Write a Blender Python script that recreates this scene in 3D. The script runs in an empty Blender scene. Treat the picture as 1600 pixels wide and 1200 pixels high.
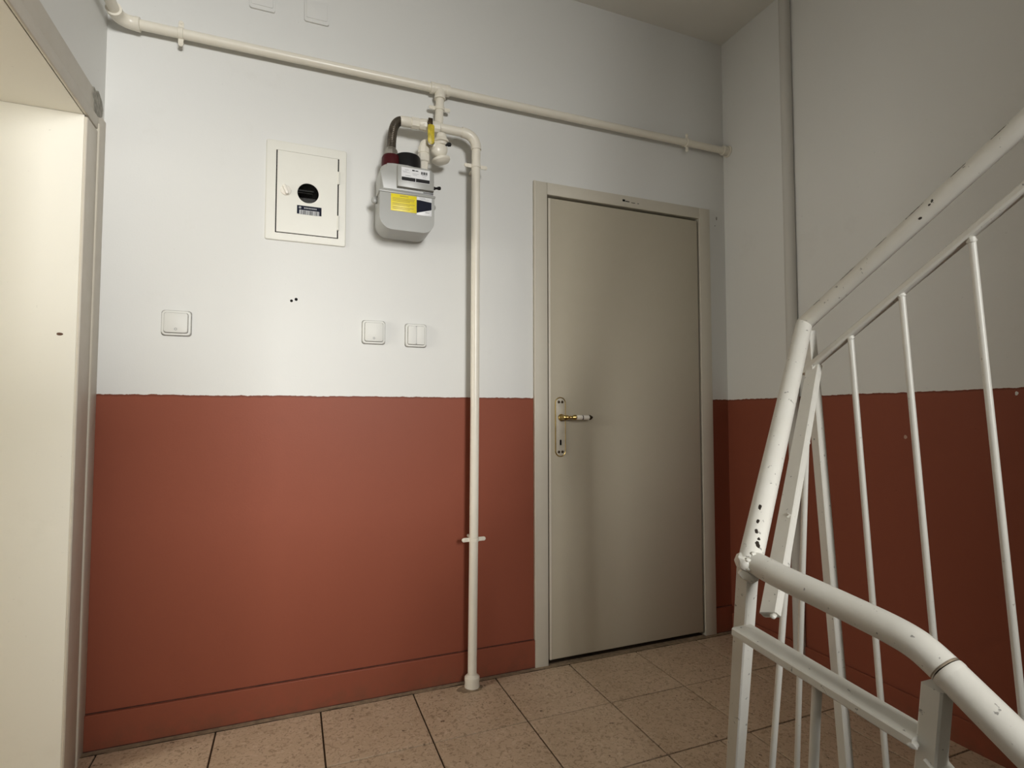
import bpy, bmesh, math, random
from mathutils import Vector, Matrix, noise
random.seed(7)
PI = math.pi
SC = bpy.context.scene
COL = SC.collection

# ------------------------------------------------------------------ camera, light, exposure
cam_d = bpy.data.cameras.new('camera')
cam = bpy.data.objects.new('camera', cam_d)
COL.objects.link(cam)
cam.location = (-0.44838, -2.17593, 1.07837)
cam.rotation_euler = (PI / 2 + 0.046956, 0.00024, -0.378925)
cam_d.sensor_width = 36.0
cam_d.lens = 864.2 * 36.0 / 1600.0
cam_d.clip_start = 0.02
SC.camera = cam

world = bpy.data.worlds.new('world')
SC.world = world
world.use_nodes = True
bg = world.node_tree.nodes['Background']
bg.inputs['Color'].default_value = (0.75, 0.85, 1.0, 1)
bg.inputs['Strength'].default_value = 0.15


def area_light(name, loc, target, sx, sy, power, col, spread=PI):
    d = bpy.data.lights.new(name, 'AREA')
    d.shape = 'RECTANGLE'
    d.size, d.size_y, d.energy, d.color = sx, sy, power, col
    d.spread = spread
    o = bpy.data.objects.new(name, d)
    COL.objects.link(o)
    o.location = loc
    o.rotation_euler = (Vector(target) - Vector(loc)).to_track_quat('-Z', 'Y').to_euler()
    return o


# daylight: the piece of bright sky that faces the half-landing window
area_light('window_daylight', (0.6, -7.0, 2.45), (-0.2, 0.0, 1.30), 1.8, 1.7, 705.0, (1.0, 0.995, 0.975))
# weak warm fill added high in the stairwell, no known source there
area_light('stairwell_fill', (0.35, -2.6, 4.35), (0.3, -2.4, 0.0), 0.9, 1.2, 4.0, (1.0, 0.93, 0.80))
# daylight from a window further along the passage on the left
area_light('passage_daylight', (-3.4, -0.98, 1.45), (0.6, -0.25, 1.7), 0.4, 1.0, 33.0, (1.0, 0.98, 0.93))

SC.view_settings.view_transform = 'Standard'
SC.view_settings.look = 'None'
SC.view_settings.gamma = 1.0
SC.view_settings.use_curve_mapping = False
SC.view_settings.exposure = -0.40

# ------------------------------------------------------------------ mesh helpers
ORIGIN = {}


class MB:
    """collects shapes (world metres) into one mesh"""

    def __init__(self):
        self.bm = bmesh.new()

    def _bevel(self, geom_faces, w, segs=2):
        if w <= 0:
            return
        edges = {e for f in geom_faces for e in f.edges}
        bmesh.ops.bevel(self.bm, geom=list(edges), offset=w, segments=segs, profile=0.5, affect='EDGES')

    def box(self, x0, x1, y0, y1, z0, z1, bevel=0.0, segs=2, M=None):
        vs = [self.bm.verts.new((x, y, z)) for x in (x0, x1) for y in (y0, y1) for z in (z0, z1)]
        if M is not None:
            for v in vs:
                v.co = M @ v.co
        idx = [(0, 1, 3, 2), (4, 6, 7, 5), (0, 4, 5, 1), (2, 3, 7, 6), (0, 2, 6, 4), (1, 5, 7, 3)]
        fs = [self.bm.faces.new([vs[i] for i in q]) for q in idx]
        self._bevel(fs, bevel, segs)
        return self

    def prism(self, pts, y0, y1, bevel=0.0, segs=2):
        """outline in x,z extruded from y0 (front) to y1 (back)"""
        a = [self.bm.verts.new((x, y0, z)) for x, z in pts]
        b = [self.bm.verts.new((x, y1, z)) for x, z in pts]
        n = len(pts)
        front = self.bm.faces.new(a)
        self.bm.faces.new(b[::-1])
        for i in range(n):
            j = (i + 1) % n
            self.bm.faces.new((a[j], a[i], b[i], b[j]))
        if bevel > 0:
            bmesh.ops.bevel(self.bm, geom=list(front.edges), offset=bevel, segments=segs, profile=0.5, affect='EDGES')
        return self

    def _frames(self, path, up=None):
        pts = [Vector(p) for p in path]
        n = len(pts)
        T = []
        for i in range(n):
            a = pts[max(i - 1, 0)]
            b = pts[min(i + 1, n - 1)]
            T.append((b - a).normalized())
        if up is None:
            u = Vector((0, 0, 1)) if abs(T[0].z) < 0.9 else Vector((0, 1, 0))
        else:
            u = Vector(up)
        out = []
        for i in range(n):
            t = T[i]
            u = (u - t * u.dot(t)).normalized()
            s = t.cross(u)
            out.append((pts[i], s, u, t))
        return out

    def tube(self, path, r, segs=20, caps=True):
        rs = r if isinstance(r, (list, tuple)) else [r] * len(path)
        rings = []
        for (p, s, u, t), rr in zip(self._frames(path), rs):
            rings.append([self.bm.verts.new(p + (s * math.cos(2 * PI * k / segs) + u * math.sin(2 * PI * k / segs)) * rr) for k in range(segs)])
        for a, b in zip(rings, rings[1:]):
            for k in range(segs):
                j = (k + 1) % segs
                self.bm.faces.new((a[k], a[j], b[j], b[k]))
        if caps:
            self.bm.faces.new(rings[0][::-1])
            self.bm.faces.new(rings[-1])
        return self

    def bar(self, path, w, h, up, bevel=0.0015):
        """rectangular section, w across, h along up"""
        c = min(bevel, w * .3, h * .3)
        prof = []
        for sx, sy in ((1, 1), (-1, 1), (-1, -1), (1, -1)):
            p1 = (sx * (w / 2), sy * (h / 2 - c))
            p2 = (sx * (w / 2 - c), sy * (h / 2))
            prof += [p1, p2] if sx * sy > 0 else [p2, p1]
        rings = []
        for (p, s, u, t) in self._frames(path, up):
            rings.append([self.bm.verts.new(p + s * a + u * b) for a, b in prof])
        n = len(prof)
        for a, b in zip(rings, rings[1:]):
            for k in range(n):
                j = (k + 1) % n
                self.bm.faces.new((a[k], a[j], b[j], b[k]))
        self.bm.faces.new(rings[0][::-1])
        self.bm.faces.new(rings[-1])
        return self

    def lathe(self, p0, d, prof, segs=24):
        """prof: list of (distance along d, radius)"""
        d = Vector(d).normalized()
        path = [Vector(p0) + d * t for t, _ in prof]
        u = Vector((0, 0, 1)) if abs(d.z) < .9 else Vector((0, 1, 0))
        u = (u - d * u.dot(d)).normalized()
        s = d.cross(u)
        rings = []
        for p, (_, r) in zip(path, prof):
            r = max(r, 1e-4)
            rings.append([self.bm.verts.new(p + (s * math.cos(2 * PI * k / segs) + u * math.sin(2 * PI * k / segs)) * r) for k in range(segs)])
        for a, b in zip(rings, rings[1:]):
            for k in range(segs):
                j = (k + 1) % segs
                self.bm.faces.new((a[k], a[j], b[j], b[k]))
        self.bm.faces.new(rings[0][::-1])
        self.bm.faces.new(rings[-1])
        return self

    def cyl(self, p0, p1, r, segs=20):
        return self.tube([p0, p1], r, segs)

    def blob(self, c, r, scale=(1, 1, 1), sub=3, rough=0.0, seed=0):
        g = bmesh.ops.create_icosphere(self.bm, subdivisions=sub, radius=1.0)
        for v in g['verts']:
            k = 1 + rough * noise.noise(v.co * 2.3 + Vector((seed, seed * 2, 0)))
            v.co = Vector((v.co.x * scale[0], v.co.y * scale[1], v.co.z * scale[2])) * r * k + Vector(c)
        return self

    def build(self, name, mat, parent=None, kind=None, smooth=35):
        bmesh.ops.recalc_face_normals(self.bm, faces=self.bm.faces[:])
        o = bpy.data.objects.new(name, None)
        bpy.data.objects.remove(o)
        me = bpy.data.meshes.new(name)
        org = ORIGIN.get(parent.name, Vector()) if parent else Vector()
        for v in self.bm.verts:
            v.co -= org
        self.bm.to_mesh(me)
        self.bm.free()
        if smooth:
            for p in me.polygons:
                p.use_smooth = True
            me.set_sharp_from_angle(angle=math.radians(smooth))
        ob = bpy.data.objects.new(name, me)
        COL.objects.link(ob)
        if mat:
            me.materials.append(mat)
        if parent:
            ob.parent = parent
        ORIGIN[ob.name] = org
        if kind:
            ob['kind'] = kind
        return ob


def empty(name, loc, label=None, cat=None, group=None, kind=None):
    o = bpy.data.objects.new(name, None)
    o.empty_display_size = 0.05
    o.location = loc
    COL.objects.link(o)
    ORIGIN[o.name] = Vector(loc)
    if label:
        o['label'] = label
    if cat:
        o['category'] = cat
    if group:
        o['group'] = group
    if kind:
        o['kind'] = kind
    return o


def arc(c, a, b, r, n=8):
    """fillet points from c + a*r to c + b*r around the corner c (a, b unit vectors)"""
    a, b, c = Vector(a).normalized(), Vector(b).normalized(), Vector(c)
    ang = a.angle(b)
    m = r / math.tan(ang / 2) if False else r
    p0, p1 = c + a * m, c + b * m
    out = []
    for i in range(n + 1):
        t = i / n
        out.append(p0 * (1 - t) ** 2 + c * 2 * t * (1 - t) + p1 * t * t)
    return out


def rounded(x0, x1, z0, z1, r, n=6):
    rr = r if isinstance(r, (list, tuple)) else (r, r, r, r)   # bl, br, tr, tl
    pts = []
    for (cx, cz, a0, q) in ((x0 + rr[0], z0 + rr[0], PI, rr[0]), (x1 - rr[1], z0 + rr[1], 1.5 * PI, rr[1]),
                            (x1 - rr[2], z1 - rr[2], 0, rr[2]), (x0 + rr[3], z1 - rr[3], .5 * PI, rr[3])):
        for i in range(n + 1):
            a = a0 + (PI / 2) * i / n
            pts.append((cx + q * math.cos(a), cz + q * math.sin(a)))
    return pts


# ------------------------------------------------------------------ materials
class NT:
    def __init__(self, name):
        self.m = bpy.data.materials.new(name)
        self.m.use_nodes = True
        self.t = self.m.node_tree
        self.b = self.t.nodes['Principled BSDF']

    def n(self, typ, **kw):
        x = self.t.nodes.new(typ)
        for k, v in kw.items():
            setattr(x, k, v)
        return x

    def l(self, a, b):
        self.t.links.new(a, b)

    def coord(self):
        return self.n('ShaderNodeTexCoord').outputs['Object']

    def noise(self, scale, detail=4, rough=.55, vec=None, dist=0.0):
        x = self.n('ShaderNodeTexNoise')
        x.inputs['Scale'].default_value = scale
        x.inputs['Detail'].default_value = detail
        x.inputs['Roughness'].default_value = rough
        x.inputs['Distortion'].default_value = dist
        self.l(vec if vec is not None else self.coord(), x.inputs['Vector'])
        return x.outputs['Fac']

    def ramp(self, fac, stops):
        x = self.n('ShaderNodeValToRGB')
        e = x.color_ramp.elements
        while len(e) < len(stops):
            e.new(0.5)
        for s, (p, c) in zip(e, stops):
            s.position = p
            s.color = (c[0], c[1], c[2], 1) if isinstance(c, (tuple, list)) else (c, c, c, 1)
        self.l(fac, x.inputs['Fac'])
        return x.outputs['Color']

    def mix(self, fac, a, b, mode='MIX'):
        x = self.n('ShaderNodeMix', data_type='RGBA', blend_type=mode)
        for s, v in ((x.inputs[0], fac), (x.inputs[6], a), (x.inputs[7], b)):
            if isinstance(v, (int, float)):
                s.default_value = v
            elif isinstance(v, (tuple, list)):
                s.default_value = (v[0], v[1], v[2], 1)
            else:
                self.l(v, s)
        return x.outputs[2]

    def math(self, op, a, b=None, clamp=False):
        x = self.n('ShaderNodeMath', operation=op, use_clamp=clamp)
        for s, v in ((x.inputs[0], a), (x.inputs[1], b)):
            if v is None:
                continue
            if isinstance(v, (int, float)):
                s.default_value = v
            else:
                self.l(v, s)
        return x.outputs[0]

    def bump(self, h, strength=.2, dist=.002):
        x = self.n('ShaderNodeBump')
        x.inputs['Strength'].default_value = strength
        x.inputs['Distance'].default_value = dist
        self.l(h, x.inputs['Height'])
        self.l(x.outputs['Normal'], self.b.inputs['Normal'])

    def base(self, c):
        s = self.b.inputs['Base Color']
        if isinstance(c, (tuple, list)):
            s.default_value = (c[0], c[1], c[2], 1)
        else:
            self.l(c, s)

    def set(self, rough=.5, metal=0.0, spec=None):
        self.b.inputs['Roughness'].default_value = rough
        self.b.inputs['Metallic'].default_value = metal
        if spec is not None:
            self.b.inputs['Specular IOR Level'].default_value = spec
        return self


def simple(name, col, rough=.5, metal=0.0, var=.06, scale=25, bump=0.0, spec=None):
    t = NT(name)
    nz = t.noise(scale, 4)
    lo = tuple(c * (1 - var) for c in col)
    hi = tuple(min(1, c * (1 + var)) for c in col)
    t.base(t.ramp(nz, [(.3, lo), (.7, hi)]))
    if bump:
        t.bump(nz, bump, .001)
    t.set(rough, metal, spec)
    return t.m


def plaster(name, white, red=None, dado=1.13, tilt=0.0):
    """rolled wall paint; below the wavy dado line a terracotta oil paint"""
    t = NT(name)
    co = t.coord()
    sep = t.n('ShaderNodeSeparateXYZ')
    t.l(co, sep.inputs[0])
    big = t.noise(1.3, 3)
    mid = t.noise(9, 5)
    fine = t.noise(160, 3)
    wcol = t.mix(t.math('MULTIPLY', big, .25), white, tuple(c * .9 for c in white))
    blot = t.ramp(t.noise(4.2, 6, .7), [(.60, 0.0), (.74, .22)])
    wcol = t.mix(blot, wcol, tuple(c * f for c, f in zip(white, (.82, .80, .77))))
    speck = t.ramp(t.noise(75, 2, .5), [(.755, 0.0), (.80, .35)])
    wcol = t.mix(speck, wcol, tuple(c * .6 for c in white))
    if red is None:
        t.base(wcol)
        t.set(.62, spec=.3)
        t.bump(t.math('ADD', t.math('MULTIPLY', mid, .6), t.math('MULTIPLY', fine, .25)), .22, .003)
        return t.m
    rc = t.mix(big, tuple(c * .94 for c in red), tuple(c * 1.05 for c in red))
    rc = t.mix(t.ramp(t.noise(3.5, 6, .7), [(.58, 0.0), (.75, .25)]), rc, tuple(c * .8 for c in red))
    rc = t.mix(speck, rc, tuple(c * .45 for c in red))
    low = t.ramp(sep.outputs['Z'], [(.0, .45), (.06, .12), (.13, 0.0)])       # scuffed, dirty paint near the floor
    rc = t.mix(t.math('MULTIPLY', low, t.ramp(t.noise(14, 6, .75), [(.38, 0.0), (.62, 1.0)])), rc, (.13, .075, .045))
    wob = t.math('MULTIPLY', t.math('SUBTRACT', t.noise(38, 4, .7), .5), .011)
    wob2 = t.math('MULTIPLY', t.math('SUBTRACT', t.noise(2.6, 2), .5), .012)
    z = t.math('ADD', t.math('ADD', sep.outputs['Z'], wob), wob2)
    if tilt:
        z = t.math('ADD', z, t.math('MULTIPLY', sep.outputs['Y'], tilt))
    isred = t.math('LESS_THAN', z, dado)
    edge = t.math('MULTIPLY', t.math('LESS_THAN', z, dado + .0015), t.math('GREATER_THAN', z, dado - .006))
    rc2 = t.mix(t.math('MULTIPLY', edge, .55), rc, tuple(c * .5 for c in red))
    t.base(t.mix(isred, wcol, rc2))
    rr = t.math('ADD', .58, t.math('MULTIPLY', isred, -.12))
    t.l(rr, t.b.inputs['Roughness'])
    t.b.inputs['Specular IOR Level'].default_value = .14
    t.bump(t.math('ADD', t.math('MULTIPLY', mid, .6), t.math('MULTIPLY', fine, .25)), .22, .003)
    return t.m


def enamel(name, col, rough=.32, chips=(), amount=.0, chipcol=(.05, .035, .025), bump=.25, dirt=.25, spec=.45):
    """brushed gloss paint on metal, with flaked spots"""
    t = NT(name)
    co = t.coord()
    nz = t.noise(18, 5, .6)
    base = t.mix(t.math('MULTIPLY', nz, dirt), col, tuple(c * f for c, f in zip(col, (.72, .66, .56))))
    fac = None
    if amount > 0:
        fac = t.ramp(t.noise(95, 3, .6), [(1 - amount - .01, 0.0), (1 - amount + .03, .6)])
    for (p, r, st) in chips:
        v = t.n('ShaderNodeVectorMath', operation='SUBTRACT')
        t.l(co, v.inputs[0])
        v.inputs[1].default_value = p
        ax, kk = Vector(st[0]).normalized(), st[1]      # flake stretched kk times along ax
        dt = t.n('ShaderNodeVectorMath', operation='DOT_PRODUCT')
        t.l(v.outputs[0], dt.inputs[0])
        dt.inputs[1].default_value = ax
        sca = t.n('ShaderNodeVectorMath', operation='SCALE')
        sca.inputs[0].default_value = ax
        t.l(t.math('MULTIPLY', dt.outputs['Value'], 1 - 1 / kk), sca.inputs['Scale'])
        w = t.n('ShaderNodeVectorMath', operation='SUBTRACT')
        t.l(v.outputs[0], w.inputs[0])
        t.l(sca.outputs[0], w.inputs[1])
        le = t.n('ShaderNodeVectorMath', operation='LENGTH')
        t.l(w.outputs[0], le.inputs[0])
        d = t.math('ADD', le.outputs['Value'], t.math('MULTIPLY', t.math('SUBTRACT', t.noise(230, 2), .5), r * 1.5))
        f = t.math('LESS_THAN', d, r)
        fac = f if fac is None else t.math('MAXIMUM', fac, f)
    if fac is not None:
        base = t.mix(fac, base, chipcol)
    t.base(base)
    t.set(rough, spec=spec)
    t.bump(t.noise(42, 4, .6), bump, .0015)
    return t.m


WHITE = (.745, .742, .71)
RED = (.260, .0755, .0435)
M = {}
M['wall'] = plaster('wall_paint', WHITE, RED, 1.13, 0.0)
M['wall_right'] = plaster('wall_paint_right', WHITE, RED, 1.128, 0.015)
M['plain'] = plaster('plain_wall_paint', WHITE)
M['ceiling'] = plaster('ceiling_paint', (.80, .785, .73))
M['cream_wall'] = plaster('cream_wall_paint', (.80, .775, .69))
M['skirting'] = plaster('skirting_paint', WHITE, RED, 9.0)
M['casing'] = enamel('casing_paint', (.60, .56, .47), .55, amount=.0, bump=.15, dirt=.2)
M['leaf'] = enamel('door_paint', (.47, .425, .332), .62, bump=.08, dirt=.15, spec=.2)
M['frame_grey'] = enamel('frame_paint', (.60, .56, .49), .5, bump=.3, dirt=.5)
M['pipe'] = enamel('pipe_paint', (.84, .80, .695), .3, amount=.205, chipcol=(.42, .37, .29), bump=.3, dirt=.3)
M['cabinet'] = enamel('cabinet_paint', (.76, .75, .68), .4, bump=.12, dirt=.15)
M['plastic'] = simple('switch_plastic', (.71, .705, .66), .55, var=.02, scale=12)
M['switch_edge'] = simple('switch_surround', (.30, .29, .26), .6, var=.25, scale=60)
M['dark'] = simple('dark_recess', (.006, .0055, .005), .8, spec=.1)
M['black'] = simple('black_plastic', (.010, .009, .009), .5, spec=.2)
M['meter'] = simple('meter_grey', (.36, .36, .335), .33, var=.03, scale=9)
M['collar_red'] = simple('dark_red_collar', (.055, .005, .007), .5, spec=.25)
M['hose'] = simple('flexible_hose', (.085, .07, .052), .38, metal=.55, var=.3, scale=60)
M['steel'] = simple('dull_steel', (.36, .34, .30), .38, metal=.9, var=.15, scale=40)
M['brass'] = simple('aged_brass', (.46, .34, .13), .28, metal=1.0, var=.25, scale=30)
M['brass_dark'] = simple('tarnished_brass', (.045, .028, .012), .4, metal=.6, var=.3, scale=50)
M['plate'] = simple('handle_plate', (.48, .435, .345), .45, metal=.0, var=.1, scale=30)
M['porcelain'] = simple('porcelain', (.82, .78, .70), .15, var=.02)
M['yellow'] = simple('yellow_sticker', (.80, .66, .02), .4, var=.05, scale=50)
M['yellow_ink'] = simple('sticker_print', (.42, .33, .02), .45)
M['yellow_lever'] = simple('yellow_lever_plastic', (.55, .43, .03), .4, var=.3, scale=60)
M['sticker_white'] = simple('sticker_white', (.74, .74, .74), .4, var=.02)
M['sticker_grey'] = simple('sticker_grey_print', (.30, .30, .31), .5)
M['navy'] = simple('sticker_navy', (.006, .008, .020), .6, var=.3, scale=60, spec=.15)
M['grout'] = simple('grout', (.060, .038, .020), .85, var=.3, scale=60, bump=.4)
M['crack'] = simple('dirty_crack', (.075, .022, .013), .8, var=.5, scale=30)
M['mortar'] = simple('edge_mortar', (.27, .20, .13), .85, var=.3, scale=40, bump=.5)
M['patch'] = simple('bare_mortar', (.27, .255, .215), .9, var=.35, scale=60, bump=.9)
M['stair'] = simple('stair_terrazzo', (.34, .27, .19), .5, var=.2, scale=60)
M['glass'] = NT('viewing_glass').set(.08, 0).m
M['glass'].node_tree.nodes['Principled BSDF'].inputs['Transmission Weight'].default_value = 1.0
M['glass'].node_tree.nodes['Principled BSDF'].inputs['IOR'].default_value = 1.05


def tile_mat():
    t = NT('terrazzo_tile')
    co = t.coord()
    inf = t.n('ShaderNodeObjectInfo')
    sh = t.n('ShaderNodeVectorMath', operation='ADD')
    t.l(co, sh.inputs[0])
    cmb = t.n('ShaderNodeCombineXYZ')
    t.l(t.math('MULTIPLY', inf.outputs['Random'], 37.0), cmb.inputs[0])
    t.l(t.math('MULTIPLY', inf.outputs['Random'], 91.0), cmb.inputs[1])
    t.l(cmb.outputs[0], sh.inputs[1])
    v = sh.outputs[0]
    base = t.ramp(t.noise(7, 4, .6, v), [(.3, (.52, .395, .275)), (.7, (.62, .48, .345))])
    base = t.mix(t.math('MULTIPLY', inf.outputs['Random'], .22), base, (.44, .335, .225))
    chips = t.ramp(t.noise(70, 4, .6, v, 1.2), [(.53, 0.0), (.60, .62)])
    base = t.mix(chips, base, (.27, .19, .115))
    lite = t.ramp(t.noise(55, 3, .6, v, .6), [(.58, 0.0), (.66, .5)])
    base = t.mix(lite, base, (.68, .56, .43))
    dots = t.ramp(t.noise(38, 3, .65, v), [(.665, 0.0), (.69, .8)])
    base = t.mix(dots, base, (.09, .055, .03))
    t.base(base)
    t.set(.5, spec=.35)
    t.bump(t.noise(60, 4, .6, v), .2, .001)
    return t.m


M['tile'] = tile_mat()

# ------------------------------------------------------------------ room shell
XL, XR = -1.0456, 1.5822
CEIL = 2.958

wb = MB()
wb.box(-2.6, 0.556, 0.0, 0.25, -0.02, 3.1)
wb.box(1.424, 1.80, 0.0, 0.25, -0.02, 3.1)
wb.box(0.556, 1.424, 0.0, 0.25, 2.040, 3.1)
wall_back = wb.build('wall_back', M['wall'], kind='structure', smooth=0)

wall_right = MB().box(XR, XR + .2, -4.1, 0.0, -1.6, 4.5).build('wall_right', M['wall_right'], kind='structure', smooth=0)

wl = MB()
wl.box(XL - .21, XL, -1.09, 0.0, 1.985, 4.5)          # over the opening
wl.box(XL - .21, XL, -4.1, -1.09, -1.6, 4.5)          # near side of the opening
wl.box(XL, -0.42, -2.75, -2.40, -1.6, 1.80)            # unseen half-height spur wall, added to shade the left corner
wall_left = wl.build('wall_left', M['plain'], kind='structure', smooth=0)

wf = MB()
WX0, WX1, WZ0, WZ1 = -0.80, 0.56, 1.12, 2.56
wf.box(XL, WX0, -4.2, -4.0, -1.6, 4.5)
wf.box(WX1, XR, -4.2, -4.0, -1.6, 4.5)
wf.box(WX0, WX1, -4.2, -4.0, -1.6, WZ0)
wf.box(WX0, WX1, -4.2, -4.0, WZ1, 4.5)
wall_front = wf.build('wall_front', M['plain'], kind='structure', smooth=0)

win = MB()
for x0, x1, z0, z1 in ((WX0, WX0 + .05, WZ0, WZ1), (WX1 - .05, WX1, WZ0, WZ1), (WX0 + .05, WX1 - .05, WZ0, WZ0 + .05), (WX0 + .05, WX1 - .05, WZ1 - .05, WZ1)):
    win.box(x0, x1, -4.14, -4.08, z0, z1, .004)
win.build('window_1', M['casing'], kind='structure')

# the passage behind the left opening
MB().box(-3.6, XL - .0005, -0.18, -0.001, 0.0, 1.9715).build('wall_passage', M['cream_wall'], kind='structure', smooth=0)
MB().box(-3.8, -3.6, -1.4, -0.001, 0.0, 2.2).build('wall_passage_end', M['cream_wall'], kind='structure', smooth=0)
MB().box(-3.6, XL - .21, -1.4, -1.2, 0.0, 2.2).build('wall_passage_near', M['cream_wall'], kind='structure', smooth=0)

ce = MB()
ce.box(XL, XR, -1.32, 0.0, CEIL, CEIL + .16)
ce.box(XL, XR, -4.0, -1.32, 4.4, 4.5)
ce.box(XL, XR, -1.32, -1.22, CEIL + .16, 4.4)
MB_soffit = MB().box(-3.6, XL - .003, -1.2, -0.18, 1.972, 1.984).box(-3.6, XL - .21, -1.2, -.18, 1.984, 2.2)
ceiling = ce.build('ceiling', M['ceiling'], kind='structure', smooth=0)
MB_soffit.build('ceiling_passage', M['cream_wall'], kind='structure', smooth=0)

# ------------------------------------------------------------------ floor with its tiles
fl = MB()
fl.box(XL, XR, -1.285, 0.0, -0.16, -0.006)
fl.box(-3.6, XL, -1.2, -0.18, -0.16, -0.006)
floor = fl.build('floor', M['grout'], kind='structure', smooth=0)
P = 0.333
tile_mesh = {}


def tile(x0, x1, y0, y1):
    g = 0.0029
    w, d = round(x1 - x0 - 2 * g, 4), round(y1 - y0 - 2 * g, 4)
    if w < .02 or d < .02:
        return
    key = (w, d)
    first = key not in tile_mesh
    if first:
        b = MB()
        b.box(-w / 2, w / 2, -d / 2, d / 2, -0.012, 0.0)
        top = [f for f in b.bm.faces if all(abs(v.co.z) < 1e-6 for v in f.verts)]
        bmesh.ops.bevel(b.bm, geom=list(top[0].edges), offset=.0009, segments=1, affect='EDGES')
        o = b.build('floor_tile', M['tile'], floor, smooth=0)
        tile_mesh[key] = o.data
    else:
        o = bpy.data.objects.new('floor_tile', tile_mesh[key])
        COL.objects.link(o)
        o.parent = floor
    o.location = ((x0 + x1) / 2, (y0 + y1) / 2, random.uniform(-.0006, .0006))
    o.rotation_euler = (random.uniform(-.0012, .0012), random.uniform(-.0012, .0012), 0)


ys = [-0.034, -0.3653, -0.3653 - P, -0.3653 - 2 * P, -1.285]
xs = [k * P for k in range(-3, 5)]
xs = [XL] + xs + [XR]
for j in range(4):
    for a, b in zip(xs, xs[1:]):
        if j == 2 and abs(a - 2 * P) < 1e-6:
            tile(a, 0.872, ys[j + 1], ys[j])
            tile(0.872, b, ys[j + 1], ys[j])
        else:
            tile(a, b, ys[j + 1], ys[j])
for a, b in ((-1.40, XL), (-1.733, -1.40), (-2.066, -1.733), (-2.4, -2.066), (-2.8, -2.4), (-3.2, -2.8), (-3.6, -3.2)):
    for c, d in ((-.513, -.18), (-.846, -.513), (-1.2, -.846)):
        tile(a, b, c, d)
# rough mortar strip between the first tile row and the wall
ms = MB()
N = 90
va, vb = [], []
for i in range(N + 1):
    x = XL + (XR - XL) * i / N
    yy = -0.036 - .006 * noise.noise(Vector((x * 9, 0, 0))) - .004 * noise.noise(Vector((x * 31, 3, 0)))
    va.append(ms.bm.verts.new((x, 0.0, 0.0015)))
    vb.append(ms.bm.verts.new((x, yy, 0.0008 + .001 * noise.noise(Vector((x * 22, 7, 0))))))
for i in range(N):
    ms.bm.faces.new((va[i], va[i + 1], vb[i + 1], vb[i]))
ms.build('edge_mortar', M['mortar'], floor)

# flights of stairs around the well (the railing stands on them)
up = MB()
for k in range(7):
    y1 = -1.30 - .262 * k
    up.box(0.57, XR, y1 - .262 - .01, y1, (-.0035 if k < 2 else .165 * (k - 1)), .165 * (k + 1), .004)
up.box(XL, XR, -4.0, -3.14, 0.98, 1.10)
up.build('stair_flight', M['stair'], kind='structure', smooth=0)
dn = MB()
for k in range(8):
    y1 = -1.285 - .262 * k
    dn.box(XL, 0.21, y1 - .262, y1, -.165 * (k + 1) - .25, -.165 * (k + 1), .004)
dn.box(XL, XR, -4.0, -3.38, -1.6, -1.485)
dn.build('stair_flight', M['stair'], kind='structure', smooth=0)
MB().box(XL, XR, -3.38, -1.285, -1.75, -1.6).build('floor_lower', M['stair'], kind='structure', smooth=0)

# ------------------------------------------------------------------ skirting boards
def skirting(name, pts, h):
    """little strip along x or y with a slightly uneven top"""
    b = MB()
    (x0, y0), (x1, y1) = pts
    if abs(x1 - x0) > abs(y1 - y0):
        b.box(x0, x1, -0.012, 0.0, -0.003, h, .0025)
    else:
        b.box(XR - 0.010, XR, y0, y1, -0.003, h, .0025)
    o = b.build(name, M['skirting'], kind='structure', smooth=0)
    if abs(x1 - x0) > abs(y1 - y0):          # dirt-filled crack along its top, dark strip along its foot
        MB().box(x0, x1, -.0035, 0.0, h - .0005, h + .0028).build('joint_line', M['crack'], o, smooth=0)
        MB().box(x0, x1, -.0135, -.004, .0, .0035).build('joint_line', M['crack'], o, smooth=0)
    return o


skirting('baseboard_back', ((XL + .004, 0), (0.529, 0)), 0.112)
skirting('baseboard_back_corner', ((1.449, 0), (XR, 0)), 0.118)
skirting('baseboard_right', ((0, -1.29), (0, -0.012)), 0.085)

# ------------------------------------------------------------------ framed opening on the left (no leaf in view)
fr = empty('door_2', (XL, -0.12, 0), kind='structure')
j = MB()
j.box(XL - .0008, XL + .009, -0.1812, -0.082, 0, 1.966, .003)       # far jamb
j.box(XL - .03, XL + .009, -1.095, -1.0, 0, 1.966, .004)        # near jamb
j.build('jamb', M['frame_grey'], fr)
MB().tube([(XL + .007, -0.084, 0), (XL + .007, -0.084, 1.99)], .0065, 10).build('corner_bead', M['casing'], fr)
MB().box(XL - .0008, XL + .006, -0.078, -0.001, 0, 2.035, .002).build('casing', M['frame_grey'], fr)
MB().box(XL - .0008, XL + .009, -1.095, -0.082, 1.9715, 2.012, .003).build('lintel', M['frame_grey'], fr)
MB().box(XL - .02, XL + .005, -1.20, -0.082, 2.012, 2.085, .002).build('head_casing', M['frame_grey'], fr)

pp = MB()
pts = [(-.128, 2.088), (-.105, 2.083), (-.085, 2.098), (-.05, 2.082), (-.036, 2.06), (-.042, 2.034), (-.062, 2.022), (-.09, 2.012), (-.115, 2.008), (-.122, 2.04), (-.138, 2.06)]
c = pp.bm.verts.new((XL + .0085, -.085, 2.05))
ring = [pp.bm.verts.new((XL + .0062 + .001 * random.random(), y, z)) for y, z in pts]
base = [pp.bm.verts.new((XL + .001, y * 1.02, z)) for y, z in pts]
for i in range(len(pts)):
    k = (i + 1) % len(pts)
    pp.bm.faces.new((c, ring[i], ring[k]))
    pp.bm.faces.new((ring[i], base[i], base[k], ring[k]))
pp.build('bare_mortar_patch', M['patch'], wall_left, smooth=0)

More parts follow.
